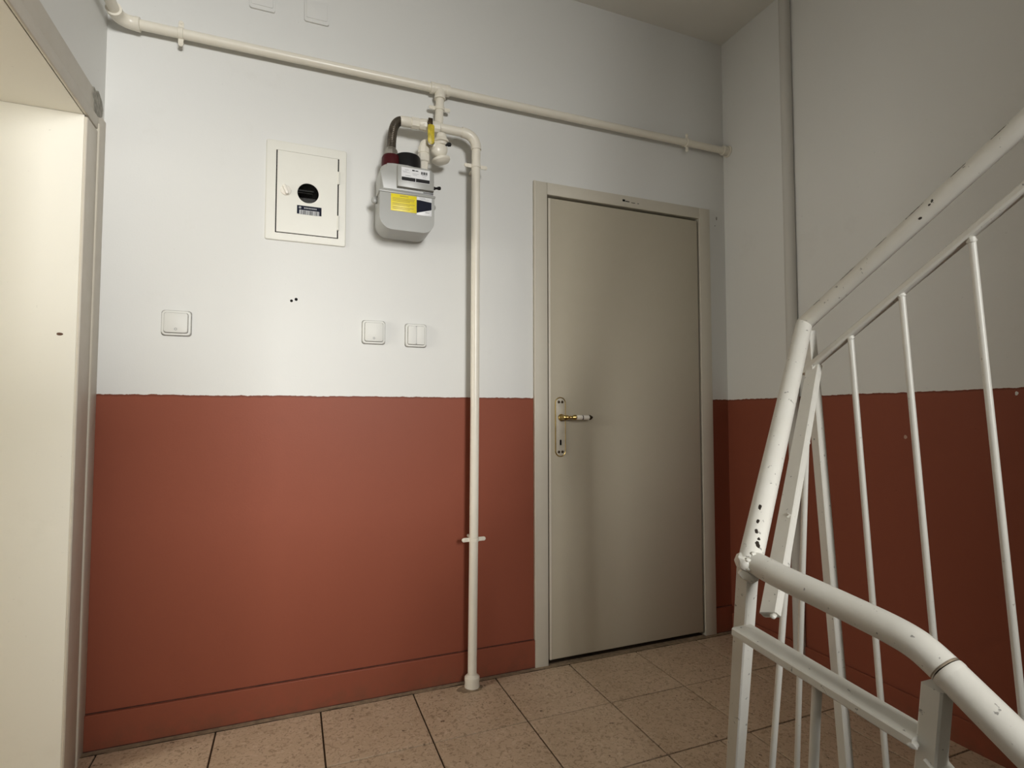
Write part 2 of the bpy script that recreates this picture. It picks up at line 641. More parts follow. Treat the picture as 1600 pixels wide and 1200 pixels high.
# ------------------------------------------------------------------ flush door on the back wall
dr = empty('door_1', (0.99, -0.01, 0), kind='structure')
CX0, CX1, CT = 0.517, 1.474, 2.078
cs = MB()
cs.box(CX0, 0.5785, -0.016, 0.06, -0.002, CT, .0025)
cs.build('casing', M['casing'], dr)
MB().box(1.408, CX1, -0.016, 0.06, -0.002, CT, .0025).build('casing', M['casing'], dr)
MB().box(0.5786, 1.4079, -0.016, 0.06, 2.024, CT, .0025).build('head_casing', M['casing'], dr)
MB().box(0.5785, 0.60, 0.038, 0.06, 0, 2.024).box(1.385, 1.408, 0.038, 0.06, 0, 2.024).box(.60, 1.385, .038, .06, 2.0, 2.024).build('door_stop', M['casing'], dr)
MB().box(0.50, 1.5, 0.20, 0.24, -.02, 2.1).build('dark_backing', M['dark'], dr)  # near-black panel: darkness behind the door gaps put into its colour
MB().box(0.5785, 1.408, 0.0, 0.20, -.02, -.002).build('threshold', M['grout'], dr)
lf = MB()
lf.box(0.5835, 1.3985, -0.0125, 0.036, 0.019, 2.0125, .0055, 3)
leaf = lf.build('door_leaf', M['leaf'], dr)
M['lit_edge'] = enamel('lit_edge_paint', (.68, .63, .53), .5, bump=.1, dirt=.2)  # paler paint: light on the left-facing door edges put into colour
MB().box(0.5840, 0.5945, -0.0136, -0.0100, 0.021, 2.0105, .0012).build('lit_leaf_edge', M['lit_edge'], leaf)
MB().box(CX0 - .0015, CX0 + .0045, -0.0168, -0.001, 0.115, CT + .001, .0012).build('lit_casing_edge', M['lit_edge'], dr)
# small dark scrap left on the head casing
sc = MB()
sc.box(.965, .979, -0.0166, -0.0158, 2.048, 2.058)
sc.box(.981, 1.003, -0.0166, -0.0158, 2.0485, 2.0525)
sc.box(1.013, 1.034, -0.0166, -0.0158, 2.0465, 2.0490)
sc.box(1.047, 1.055, -0.0166, -0.0158, 2.047, 2.0495)
sc.build('tape_scrap', M['dark'], dr)

PXc = 0.6385
pl = MB().prism(rounded(PXc - .0225, PXc + .0225, .879, 1.131, .0222, 8), -0.0165, -0.0120, .002)
pl.build('handle_plate', M['plate'], leaf)
rim = MB()
outer = rounded(PXc - .0235, PXc + .0235, .878, 1.132, .0232, 8)
rim.tube([(x, -0.0150, z) for x, z in outer] + [(outer[0][0], -0.0150, outer[0][1])], .0027, 8)
rim.build('plate_rim', M['brass'], leaf)
sw = MB()
for x in (-.0085, .0085):
    for z in (1.113, .897):
        sw.lathe((PXc + x, -0.0163, z), (0, -1, 0), [(0, .0062), (.0015, .0057), (.0022, .0035), (.0024, .0005)], 12)
sw.build('plate_screw', M['brass_dark'], leaf)
kh = MB().prism(rounded(PXc - .0042, PXc + .0042, .925, .950, .0041, 5), -0.0172, -0.0160)
kh.build('keyhole', M['dark'], leaf)
lv = MB()
lv.lathe((PXc + .003, -0.016, 1.046), (0, -1, 0), [(0, .0155), (.006, .0150), (.010, .011), (.022, .0095), (.034, .011), (.042, .010), (.046, .002)], 20)
lv.lathe((PXc + .003, -0.052, 1.046), (1, 0, 0), [(0, .008), (.012, .0105), (.018, .0075), (.022, .0068), (.027, .0085), (.031, .0068), (.036, .0072), (.044, .0115), (.050, .0125), (.056, .009)], 18)
lv.build('lever_neck', M['brass'], leaf)
lg = MB().lathe((PXc + .056, -0.052, 1.046), (1, 0, -.01), [(0, .0085), (.004, .0105), (.018, .0110), (.030, .0100), (.0305, .0085), (.034, .0085), (.0345, .0100), (.046, .0105), (.060, .0100), (.066, .0090)], 18)
lg.build('lever_grip', M['porcelain'], leaf)
le = MB().lathe((PXc + .0863, -0.052, 1.0457), (1, 0, 0), [(0, .0104), (.0038, .0104)], 18)
le.lathe((PXc + .120, -0.052, 1.0455), (1, 0, 0), [(0, .0095), (.004, .0115), (.008, .0105), (.016, .006), (.020, .001)], 18)
le.build('lever_tip', M['brass_dark'], leaf)

# ------------------------------------------------------------------ wall details: drilled holes and flaked spots
for (x, z, r) in ((-0.4555, 1.4800, .0055), (-0.4395, 1.4865, .0060)):
    MB().lathe((x, 0.0005, z), (0, -1, 0), [(0, r), (.0008, r * .9), (.0012, .001)], 12).build('drill_hole', M['dark'], wall_back)
for (x, z, w, h) in ((1.531, 2.045, .004, .018), (1.520, 2.006, .003, .006)):
    MB().blob((x, 0.0, z), 1, (w, .0012, h * .5), 2, .5, 3).build('flaked_spot', M['patch'], wall_back)
MB().blob((-1.086, -.18, 1.302), 1, (.0085, .0015, .0042), 2, .4, 1, ).build('plaster_nick', simple('brown_nick', (.12, .06, .035), .8), bpy.data.objects['wall_passage'])
MB().blob((XR, -.86, .982), 1, (.0012, .006, .007), 2, .5, 5).build('flaked_spot', simple('bare_spot', (.5, .33, .25), .8), wall_right)
MB().blob((XR, -1.19, 1.128), 1, (.0012, .004, .006), 2, .5, 8).build('flaked_spot', M['plain'], wall_right)

# ------------------------------------------------------------------ pipes
def clamp(mb, c, axis, r, wall_y=0.0, ear=.034, w=.016):
    """two-eared pipe clip around a pipe, screwed to the wall"""
    c = Vector(c)
    ax = Vector(axis).normalized()
    mb.lathe(c - ax * w / 2, ax, [(0, r + .001), (.001, r + .0035), (w - .001, r + .0035), (w, r + .001)], 22)
    side = ax.cross(Vector((0, 1, 0))).normalized()
    for s in (-1, 1):
        p0 = c + side * s * (r * .8)
        p1 = c + side * s * (r + ear - .014)
        mb.bar([p0, p1], w, .004, (0, 1, 0), .001)
        mb.lathe(p1 + Vector((0, .002, 0)), (0, -1, 0), [(0, w * .5), (.004, w * .5), (.005, w * .42)], 14)
        mb.lathe(p1 - side * s * .001 + Vector((0, -.002, 0)), (0, -1, 0), [(0, .0045), (.003, .004), (.0038, .001)], 10)
    # stand-off stem back to the wall
    if wall_y - c.y > r + .004:
        mb.cyl(c + Vector((0, r * .8, 0)), (c.x, wall_y + .002, c.z), .006, 10)


PR = .0168
MY = -.034
MZ = 2.376
sp = empty('gas_supply_pipe', (0.09, MY, MZ), 'cream painted gas pipe running level along the top of the back wall above the door', 'pipe')
mz = lambda x: MZ + .001 * (x + 1.0) * 3
pth = [(-1.005, -1.35, MZ), (-1.005, -0.085, MZ)] + [tuple(v) for v in arc((-1.005, MY, MZ), (0, -1, 0), (1, 0, 0), .045)] + [(-.9, MY, mz(-.9)), (0.3, MY, mz(.3)), (XR - .002, MY, mz(XR))]
MB().tube(pth, PR, 22).build('main_pipe', M['pipe'], sp)
eb = MB()
eb.tube([tuple(v) for v in arc((-1.005, MY, MZ), (0, -1, 0), (1, 0, 0), .05, 12)], PR + .005, 22)
eb.lathe((-.958, MY, mz(-.958)), (1, 0, 0), [(0, PR + .0065), (.013, PR + .0065), (.014, PR)], 22)
eb.lathe((-1.005, -.081, MZ), (0, -1, 0), [(0, PR + .0065), (.013, PR + .0065), (.014, PR)], 22)
eb.build('elbow_fitting', M['pipe'], sp)
tz = mz(.09)
te = MB()
te.lathe((.09 - .040, MY, tz), (1, 0, 0), [(0, PR), (.001, PR + .006), (.014, PR + .006), (.016, PR + .0045), (.064, PR + .0045), (.066, PR + .006), (.079, PR + .006), (.080, PR)], 22)
te.lathe((.09, MY, tz), (0, 0, -1), [(0, PR + .0045), (.028, PR + .0045), (.030, PR + .006), (.042, PR + .006), (.043, PR)], 22)
te.build('tee_fitting', M['pipe'], sp)
se = MB().lathe((XR - .038, MY, mz(1.56)), (1, 0, 0), [(0, PR), (.001, PR + .006), (.030, PR + .006), (.031, PR + .010), (.036, PR + .012), (.0375, PR + .004)], 22)
se.build('wall_socket_fitting', M['pipe'], sp)
for x in (-.825, 1.325):
    cb = MB()
    clamp(cb, (x, MY, mz(x)), (1, 0, 0), PR)
    cb.build('pipe_clamp', M['pipe'], sp)
dp = MB().tube([(.09, MY, tz), (.089, MY, 2.30), (.084, MY, 2.20)] + [tuple(v) for v in arc((.0835, MY, 2.150), (0, 0, 1), (0, -1, 0), .025)] + [(.083, -.075, 2.148)], PR, 20)
dp.build('drop_pipe', M['pipe'], sp)
cb = MB()
clamp(cb, (.0885, MY, 2.298), (0, 0, 1), PR)
cb.build('pipe_clamp', M['pipe'], sp)
rg = MB()
rg.lathe((.083, -.088, 2.166), (0, 0, -1), [(0, .018), (.012, .021), (.016, .021), (.022, .027), (.030, .030), (.034, .031), (.036, .024), (.045, .021)], 24)
rg.lathe((.074, -.050, 2.108), (0, -1, 0), [(0, .012), (.006, .026), (.014, .034), (.022, .0355), (.034, .0355), (.042, .033), (.050, .024), (.054, .008)], 28)
rg.build('regulator', M['pipe'], sp)
rc = MB().lathe((.080, -.085, 2.078), (.25, 0, -1), [(0, .014), (.006, .018), (.010, .036), (.018, .036), (.026, .029), (.031, .016), (.033, .002)], 24)
rc.build('regulator_cap', M['pipe'], sp)
st = MB().lathe((.096, -.098, 2.122), (1, -.1, .15), [(0, .005), (.010, .0055), (.011, .0075), (.021, .0075), (.024, .004)], 14)
st.build('test_plug', M['black'], sp)
un = MB()
un.tube([(.055, -.088, 2.112), (.030, -.09, 2.116)] + [tuple(v) for v in arc((.0135, -.09, 2.117), (1, 0, 0), (0, 0, -1), .018)] + [(.013, -.09, 2.07)], .0185, 20)
un.lathe((.013, -.09, 2.100), (0, 0, -1), [(0, .0205), (.002, .0225), (.024, .0225), (.027, .019), (.030, .0235), (.058, .0235), (.062, .019), (.086, .017), (.112, .0165)], 8)
un.build('union_fitting', M['pipe'], sp)

# outlet line: flexible hose, ball valve, elbow and the long drop to the floor
OY = -.088
op = empty('gas_outlet_pipe', (0.226, -.075, 0), 'cream gas pipe with yellow valve lever, dropping to the floor left of the door', 'pipe')
EXx, EXz = 0.2275, 2.190
pth = [(.045, OY, 2.1905), (.12, OY, 2.1905)] + [tuple(v) for v in arc((EXx, OY, EXz), (-1, 0, 0), (0, 0, -1), .058, 12)] + [(.2285, -.080, 2.05), (.2295, -.075, 1.6), (.229, -.075, 1.1), (.2265, -.074, .57), (.224, -.066, .02), (.224, -.066, -.003)]
MB().tube(pth, PR + .0008, 24).build('drop_pipe', M['pipe'], op)
MB().tube([tuple(v) for v in arc((EXx, OY, EXz), (-1, 0, 0), (0, 0, -1), .062, 12)], PR + .0035, 24).build('elbow_fitting', M['pipe'], op)
for z, x, y in ((2.064, .2285, -.080), (.570, .2265, -.074)):
    cb = MB()
    clamp(cb, (x, y, z), (0, 0, 1), PR, ear=.038)
    cb.build('pipe_clamp', M['pipe'], op)
ft = MB().lathe((.2238, -.066, 0.0), (0, 0, 1), [(0, .029), (.004, .030), (.022, .028), (.026, .0295), (.040, .0295), (.044, .025), (.050, .019)], 20)
ft.build('foot_collar', M['pipe'], op)
mo = MB()
rr = []
cv = mo.bm.verts.new((.215, -.085, .004))
for k in range(22):
    a = 2 * PI * k / 22
    rad = .042 + .014 * noise.noise(Vector((math.cos(a) * 2, math.sin(a) * 2, 4)))
    rr.append(mo.bm.verts.new((.212 + rad * 1.25 * math.cos(a), -.075 + rad * .75 * math.sin(a), .0005)))
for k in range(22):
    mo.bm.faces.new((cv, rr[k], rr[(k + 1) % 22]))
mo.build('mortar_patch', M['mortar'], floor)
hz = [(-.112, -.09, 2.060), (-.112, -.09, 2.085), (-.110, -.09, 2.12), (-.104, -.09, 2.155), (-.094, -.089, 2.176), (-.081, -.0885, 2.187), (-.066, OY, 2.190)]


def smooth_path(p, n):
    p = [Vector(q) for q in p]
    out = []
    for i in range(len(p) - 1):
        a, b, c, d = p[max(i - 1, 0)], p[i], p[i + 1], p[min(i + 2, len(p) - 1)]
        for k in range(n):
            t = k / n
            out.append(.5 * ((2 * b) + (c - a) * t + (2 * a - 5 * b + 4 * c - d) * t * t + (3 * b - a - 3 * c + d) * t ** 3))
    out.append(p[-1])
    return out


hp = smooth_path(hz, 10)
MB().tube(hp, [.0163 + (.0012 if k % 2 else 0) for k in range(len(hp))], 20).build('flexible_hose', M['hose'], op)
fb = MB()
fb.lathe((-.080, OY, 2.1885), (1, 0, .02), [(0, .017), (.003, .0195), (.036, .0200), (.040, .0180), (.043, .0180)], 24)
fb.lathe((-.038, OY, 2.1895), (1, 0, 0), [(0, .0185), (.002, .0225), (.030, .0225), (.032, .0185)], 8)
fb.build('hose_nut', M['pipe'], op)
vb = MB().lathe((-.008, OY, 2.190), (1, 0, 0), [(0, .020), (.010, .0225), (.022, .0235), (.036, .0250), (.052, .0235), (.056, .0205), (.058, .0225), (.082, .0225), (.085, .0185)], 10)
vb.build('valve_body', M['pipe'], op)
vs = MB().lathe((.030, -.108, 2.190), (0, -1, 0), [(0, .010), (.012, .009), (.016, .0095), (.020, .008)], 6)
vs.box(.022, .039, -.1275, -.123, 2.172, 2.203, .001)
vs.build('valve_stem', M['brass_dark'], op)
yl = MB().prism(rounded(.0195, .0445, 2.098, 2.176, (.0115, .0115, .006, .006), 6), -.131, -.124, .002)
yl.build('valve_lever', M['yellow_lever'], op)
MB().tube([(.0195, -.1275, 2.13), (.0195, -.1275, 2.108), (.024, -.1275, 2.0985), (.032, -.1275, 2.0965), (.040, -.1275, 2.0985), (.0445, -.1275, 2.108)], .0028, 8).build('lever_edge', M['steel'], op)

# ------------------------------------------------------------------ gas meter
gm = empty('gas_meter', (-.060, -.10, 1.75), 'grey gas meter with a yellow sticker hanging on hoses left of the vertical pipe', 'gas meter')
FY = -.150
lo = MB().prism(rounded(-.162, .041, 1.742, 1.881, (.048, .044, .006, .006), 10), FY - .002, -.030, .016, 4)
lo.build('lower_case', M['meter'], gm)
upb = [(-.160, 1.885)] + [(.041, 1.885), (.041, 1.945)]
upb += [(.041 - .030 + .030 * math.cos(a), 1.955 + .030 * math.sin(a)) for a in [PI / 2 * i / 8 for i in range(1, 9)]]
upb += [(-.06, 1.993), (-.115, 1.992)]
upb += [(-.130 + .030 * math.cos(a), 1.960 + .030 * math.sin(a)) for a in [PI / 2 + PI / 2 * i / 8 for i in range(1, 9)]]
uc = MB().prism(upb, FY + .004, -.030, .012, 3)
uc.build('upper_case', M['meter'], gm)
sm = MB().prism(rounded(-.166, .045, 1.8785, 1.8875, .004, 3), FY - .006, -.026, .0015)
sm.build('case_seam', M['meter'], gm)
gr = MB().box(-.060, .037, FY - .0005, FY + .02, 1.8895, 1.8925).box(.0, .037, FY - .0005, FY + .02, 1.8965, 1.8985)
gr.build('case_groove', M['sticker_grey'], gm)
for x in (-.170, .049):
    MB().lathe((x, -.075, 1.868), (0, -1, 0), [(0, .013), (.014, .013), (.016, .010)], 14).build('case_lug', M['meter'], gm)
ih = MB().prism([(-.100, 1.902), (.037, 1.902), (.037, 1.968), (.022, 1.984), (-.100, 1.984)], FY - .014, FY + .02, .004, 2)
ih.build('index_housing', M['meter'], gm)
IY = FY - .0146
MB().box(-.0865, .0195, IY, IY + .002, 1.925, 1.9765).build('index_label', M['sticker_white'], gm)
dg = MB().box(-.0855, -.0345, IY - .0008, IY + .001, 1.9265, 1.9395).box(-.0325, .0190, IY - .0008, IY + .001, 1.9265, 1.9395)
dg.build('index_display', M['black'], gm)
pr = MB()
for x0, x1, z0, z1 in ((-.047, -.037, 1.966, 1.9705), (-.035, -.024, 1.9665, 1.9695), (-.013, -.009, 1.958, 1.968), (-.0075, -.005, 1.958, 1.968), (-.0035, .001, 1.958, 1.968), (.0025, .005, 1.958, 1.968), (.0065, .010, 1.958, 1.968)):
    pr.box(x0, x1, IY - .0006, IY + .001, z0, z1)
pr.build('label_print', M['black'], gm)
pr = MB()
for x0, x1, z0, z1 in ((-.074, -.060, 1.9665, 1.968), (-.082, -.066, 1.961, 1.962), (-.080, -.055, 1.957, 1.958), (-.072, -.052, 1.945, 1.9465), (-.046, -.022, 1.956, 1.957), (-.044, -.028, 1.951, 1.952), (-.011, .009, 1.9535, 1.9552), (-.008, .006, 1.947, 1.948)):
    pr.box(x0, x1, IY - .0005, IY + .001, z0, z1)
pr.build('label_print', M['sticker_grey'], gm)
SY = FY - .0030
MB().box(-.122, -.0268, SY, SY + .003, 1.8125, 1.8765, .0005).build('yellow_sticker', M['yellow'], gm)
yp = MB()
yp.box(-.090, -.058, SY - .0005, SY + .001, 1.8685, 1.8715)
for k, z in enumerate((1.8605, 1.855, 1.8495, 1.841, 1.8355, 1.827, 1.8215)):
    yp.box(-.117, -.034 - (.018 if k in (2, 4, 6) else .002 * (k % 3)), SY - .0005, SY + .001, z - .0011, z + .0011)
yp.build('sticker_print', M['yellow_ink'], gm)
MB().box(-.0262, .0310, SY, SY + .003, 1.8075, 1.8765, .0005).build('white_sticker', M['sticker_white'], gm)
nv = MB().prism([(-.0262, 1.8150), (.0300, 1.8320), (.0300, 1.8600), (-.012, 1.8640), (-.0262, 1.8640)], SY - .0006, SY + .001)
nv.build('navy_print', M['navy'], gm)
for q in ((-.016, .006, 1.8715, 1.8728), (-.012, .020, 1.8675, 1.8685), (.006, .022, 1.8185, 1.8205)):
    MB().box(q[0], q[1], SY - .0005, SY + .001, q[2], q[3]).build('sticker_print', M['sticker_grey'], gm)
MB().lathe((-.050, -.085, 1.985), (0, 0, 1), [(0, .050), (.060, .050), (.065, .0475), (.0655, .040), (.060, .036), (.059, .002)], 28).build('black_cover_ring', M['black'], gm)
MB().lathe((-.112, -.090, 1.984), (0, 0, 1), [(0, .037), (.048, .036), (.058, .031), (.060, .024), (.061, .002)], 24).build('red_collar', M['collar_red'], gm)
MB().lathe((-.112, -.090, 2.044), (0, 0, 1), [(0, .023), (.003, .0245), (.020, .0245), (.023, .020), (.030, .0185)], 8).build('connection_nut', M['steel'], gm)
MB().lathe((.013, -.09, 1.978), (0, 0, 1), [(0, .021), (.012, .021), (.014, .018), (.024, .018)], 20).build('inlet_stub', M['steel'], gm)
sb = MB().lathe((.036, FY + .012, 1.9225), (1, -.3, .05), [(0, .006), (.010, .0065), (.012, .004), (.020, .0045), (.021, .0065), (.030, .0065), (.033, .003)], 14)
sb.build('seal_stud', M['black'], gm)

# ------------------------------------------------------------------ electricity meter cabinet
mc = empty('meter_cabinet', (-.408, 0, 1.70), 'cream metal meter cabinet in the wall, with round window and turn knob', 'cabinet')
F = (-.547, -.271, 1.703, 2.068)
D = (-.5120, -.3000, 1.7305, 2.0345)
fr2 = MB()
GL, GR = D[0] - .0042, D[1] + .0046
for x0, x1, z0, z1 in ((F[0], GL, F[2], F[3]), (GR, F[1], F[2], F[3]), (GL, GR, D[3] + .0018, F[3]), (GL, GR, F[2], D[2] - .0030)):
    fr2.box(x0, x1, -.006, -.0005, z0, z1)
fo = rounded(F[0], F[1], F[2], F[3], .004, 3)
fr2.tube([(x, -.003, z) for x, z in fo] + [(fo[0][0], -.003, fo[0][1])], .0035, 8)
fr2.build('cabinet_frame', M['cabinet'], mc)
MB().box(D[0] - .012, D[1] + .012, -.0030, -.0006, D[2] - .012, D[3] + .012).build('recess_shade', M['dark'], mc)  # near-black sheet: shade of the gaps and interior put into its colour
# door plate with the round window cut through
wcx, wcz, wr = -.4045, 1.8865, .0375
dp2 = MB()
n = 48
ins, outs = [], []
for k in range(n):
    a = 2 * PI * k / n
    ca, sa = math.cos(a), math.sin(a)
    tx = ((D[1] - wcx) / ca if ca > 1e-9 else (D[0] - wcx) / ca if ca < -1e-9 else 9)
    tz2 = ((D[3] - wcz) / sa if sa > 1e-9 else (D[2] - wcz) / sa if sa < -1e-9 else 9)
    t_ = min(tx, tz2)
    ins.append((wcx + wr * ca, wcz + wr * sa))
    outs.append([wcx + t_ * ca, wcz + t_ * sa])
for cxz in ((D[0], D[2]), (D[0], D[3]), (D[1], D[2]), (D[1], D[3])):
    kk = min(range(n), key=lambda q: (outs[q][0] - cxz[0]) ** 2 + (outs[q][1] - cxz[1]) ** 2)
    outs[kk] = list(cxz)
V = {}
for nm, ring_, y in (('if', ins, -.0085), ('of', outs, -.0085), ('ib', ins, -.0040), ('ob', outs, -.0040)):
    V[nm] = [dp2.bm.verts.new((x, y, z)) for x, z in ring_]
for k in range(n):
    q = (k + 1) % n
    dp2.bm.faces.new((V['if'][k], V['if'][q], V['of'][q], V['of'][k]))
    dp2.bm.faces.new((V['ib'][q], V['ib'][k], V['ob'][k], V['ob'][q]))
    dp2.bm.faces.new((V['of'][k], V['of'][q], V['ob'][q], V['ob'][k]))
    dp2.bm.faces.new((V['if'][q], V['if'][k], V['ib'][k], V['ib'][q]))
cdoor = dp2.build('cabinet_door', M['cabinet'], mc, smooth=0)
mi = MB()
mi.box(-.4405, -.3850, -.0046, -.0028, 1.8945, 1.8985)
mi.box(-.4405, -.3880, -.0046, -.0028, 1.8865, 1.8890)
mi.prism([(-.4330, 1.8685), (-.3760, 1.8685), (-.3860, 1.856), (-.4045, 1.8505), (-.4230, 1.857)], -.0046, -.0028)
mi.build('inner_meter', simple('inner_meter_grey', (.10, .10, .10), .4, var=.3, scale=120), mc)
MB().lathe((wcx, -.0058, wcz), (0, -1, 0), [(0, wr - .0004), (.0008, wr - .0004)], 40).build('window_pane', M['glass'], cdoor)
kb = MB().lathe((-.4815, -.0085, 1.8865), (0, -1, 0), [(0, .0190), (.004, .0185), (.006, .0150), (.0065, .002)], 24)
kb.box(-.4875, -.4755, -.026, -.014, 1.869, 1.905, .004, 3, Matrix.Translation((-.4815, 0, 1.8865)) @ Matrix.Rotation(math.radians(-22), 4, 'Y') @ Matrix.Translation((.4815, 0, -1.8865)))
kb.build('turn_knob', M['porcelain'], cdoor)
for z0, z1 in ((1.937, 1.985), (1.760, 1.815)):
    MB().cyl((-.2965, -.0075, z0), (-.2965, -.0075, z1), .0045, 12).build('hinge', M['cabinet'], cdoor)
lb = MB().box(-.4425, -.3565, -.0094, -.0080, 1.8055, 1.8375)
lb.build('label_plate', M['navy'], cdoor)
lw = MB().box(-.4340, -.3650, -.0100, -.0085, 1.8045, 1.8205)
lw.build('barcode_field', M['sticker_white'], cdoor)
bc = MB()
x = -.4320
random.seed(3)
while x < -.3680:
    w = random.choice((.0008, .0012, .0020))
    bc.box(x, x + w, -.0105, -.0095, 1.8045, 1.8195)
    x += w + random.choice((.0007, .0011, .0016))
bc.build('barcode', M['black'], cdoor)
lp = MB()
lp.lathe((-.4320, -.0094, 1.8295), (0, -1, 0), [(0, .0045), (.0006, .0045)], 16)
x = -.4180
for w in (.005, .004, .0045, .005, .004, .005, .0045, .004):
    lp.box(x, x + w, -.0099, -.0085, 1.8265, 1.8315)
    x += w + .0012
lp.build('label_print', M['sticker_grey'], cdoor)

# ------------------------------------------------------------------ light switches
def switch(x0, x1, z0, z1, label, rockers=1, dx=0.0):
    cx, cz = (x0 + x1) / 2, (z0 + z1) / 2
    s = empty('light_switch', (cx, 0, cz), label, 'light switch', 'light switches at shoulder height on the back wall')
    MB().prism(rounded(x0 - .0025, x1 + .0025, z0 - .0025, z1 + .0025, .010, 5), -.0022, .0, .001).build('back_plate', M['switch_edge'], s)
    MB().prism(rounded(x0, x1, z0, z1, .010, 6), -.0105, -.002, .003, 3).build('frame', M['plastic'], s)
    m = .0085
    MB().prism(rounded(x0 + m - .0022, x1 - m + .0022, z0 + m - .0022, z1 - m + .0022, .0068, 5), -.0108, -.0095).build('gap', M['switch_edge'], s)
    a, b = x0 + m, x1 - m
    w = (b - a) / rockers
    for k in range(rockers):
        MBr = MB().prism(rounded(a + k * w + (.0006 if k else 0), a + (k + 1) * w - (.0006 if k < rockers - 1 else 0), z0 + m, z1 - m, .0055 if rockers == 1 else .003, 5), -.0185 if k == 0 else -.0170, -.0100, .0020, 2)
        MBr.build('rocker', M['plastic'], s)
    if rockers == 1:
        MB().tube([(cx + .0035 * math.cos(a_), -.0187, z0 + m + .0115 + .0035 * math.sin(a_)) for a_ in [2 * PI * i / 12 for i in range(13)]], .0008, 6).build('bell_mark', M['sticker_grey'], s)
    else:
        MB().box(cx - .0008, cx + .0008, -.0165, -.0105, z0 + m, z1 - m).build('rocker_gap', M['sticker_grey'], s)
    return s


switch(-.862, -.776, 1.3335, 1.4165, 'white single rocker switch on its own at the left end of the white wall')
switch(-.201, -.117, 1.334, 1.4215, 'white single rocker switch left of the double switch, below the gas meter')
switch(-.036, .046, 1.329, 1.4175, 'white double rocker switch beside the vertical pipe', 2)

# painted-over blank covers near the ceiling
for (x0, x1, z0, z1, lab) in ((-.617, -.530, 2.550, 2.638, 'painted-over blank wall cover at the top edge, left of its twin'),
                              (-.429, -.340, 2.549, 2.638, 'painted-over blank wall cover at the top edge, nearer the gas meter')):
    e = empty('blank_cover', ((x0 + x1) / 2, 0, (z0 + z1) / 2), lab, 'wall cover', 'painted blank covers near the ceiling')
    MB().prism(rounded(x0, x1, z0, z1, .008, 5), -.0075, .0, .003, 3).build('frame', M['plain'], e)
    MB().prism(rounded(x0 + .007, x1 - .007, z0 + .014, z1 - .007, .005, 4), -.0100, -.007, .002, 2).build('cover_plate', M['plain'], e)

# ------------------------------------------------------------------ riser pipe on the right wall
rp = empty('riser_pipe', (XR - .02, -.405, 0), 'wall-coloured vertical riser pipe standing against the right wall beside the corner', 'pipe')
rpb = MB()
rpb.tube([(XR - .016, -.405, -.002), (XR - .016, -.405, CEIL)], .0235, 24)
M['riser'] = plaster('riser_paint', (.60, .585, .54))
rpb.build('pipe_run', M['riser'], rp)
MB().lathe((XR - .0145, -.405, 0), (0, 0, 1), [(0, .032), (.01, .032), (.016, .026)], 20).build('floor_collar', M['riser'], rp)

# ------------------------------------------------------------------ stair railing (one welded piece)
XA, XD = 0.60, 0.18
O = Vector((.42, -1.30, 0))
sr = empty('stair_railing', O, 'white painted tubular steel stair railing with chipped paint around the stairwell', 'railing')


def L(p):
    return tuple(Vector(p) - O)


VZ = (-.35, -.25, -.9)
AX = (0, -.845, .535)
chips_conn = [(L((.2312, -1.5112, .9276)), .0024, (VZ, 3.2)), (L((.2140, -1.5237, .9095)), .0022, (VZ, 2.6)),
              (L((.2021, -1.5325, .8968)), .0024, (VZ, 2.4)), (L((.1984, -1.5408, .8875)), .0022, ((.4, -.4, .8), 3.0)),
              (L((.1914, -1.5450, .8807)), .0034, (VZ, 1.6)), (L((.2331, -1.5044, .9370)), .0013, (VZ, 1.01)),
              (L((.5832, -1.5653, 1.4425)), .0020, ((.6, -.2, .75), 3.2)), (L((.5835, -1.5608, 1.4373)), .0018, (AX, 1.5)),
              (L((.5861, -1.5437, 1.4193)), .0020, (AX, 1.6)), (L((.1859, -1.7601, .8373)), .0013, ((0, -1, -.2), 4.0)),
              (L((.1721, -1.7675, .8352)), .0012, (AX, 1.01)), (L((.1672, -1.8157, .8015)), .0012, ((0, -.8, -.55), 3.0))]
A0 = Vector((.60, -1.287, 1.268))
A1 = Vector((.60, -1.691, 1.5235))
dirA = (A1 - A0).normalized()
for f_, r_, k_ in ((.12, .0014, 7), (.30, .0016, 12), (.47, .0014, 9), (.62, .0017, 12), (.80, .0016, 12), (.95, .0016, 9)):
    q_ = A0.lerp(A1, f_)
    v_ = (q_ - cam.location).normalized()
    n_ = v_.cross(dirA)
    n_ = (n_ if n_.z > 0 else -n_).normalized()
    chips_conn.append((L(q_ + (n_ * .93 - (v_ - dirA * v_.dot(dirA)).normalized() * .36) * .0168), r_, (dirA, k_)))
M['rail'] = enamel('railing_paint', (.80, .785, .72), .33, chips=chips_conn, chipcol=(.03, .022, .016), amount=.325, bump=.35, dirt=.3)
M['rail_rod'] = enamel('baluster_paint', (.80, .785, .72), .33, amount=.30, chipcol=(.36, .31, .25), bump=.3, dirt=.2)
HR = .0168
A0 = Vector((XA, -1.287, 1.268))
A1 = Vector((XA, -1.691, 1.5235))
dirA = (A1 - A0).normalized()
Cn = Vector((XD, -1.541, .856))

def weld(mb, c, r, seed):
    mb.blob(c, r, (1, 1, .8), 2, .35, seed)


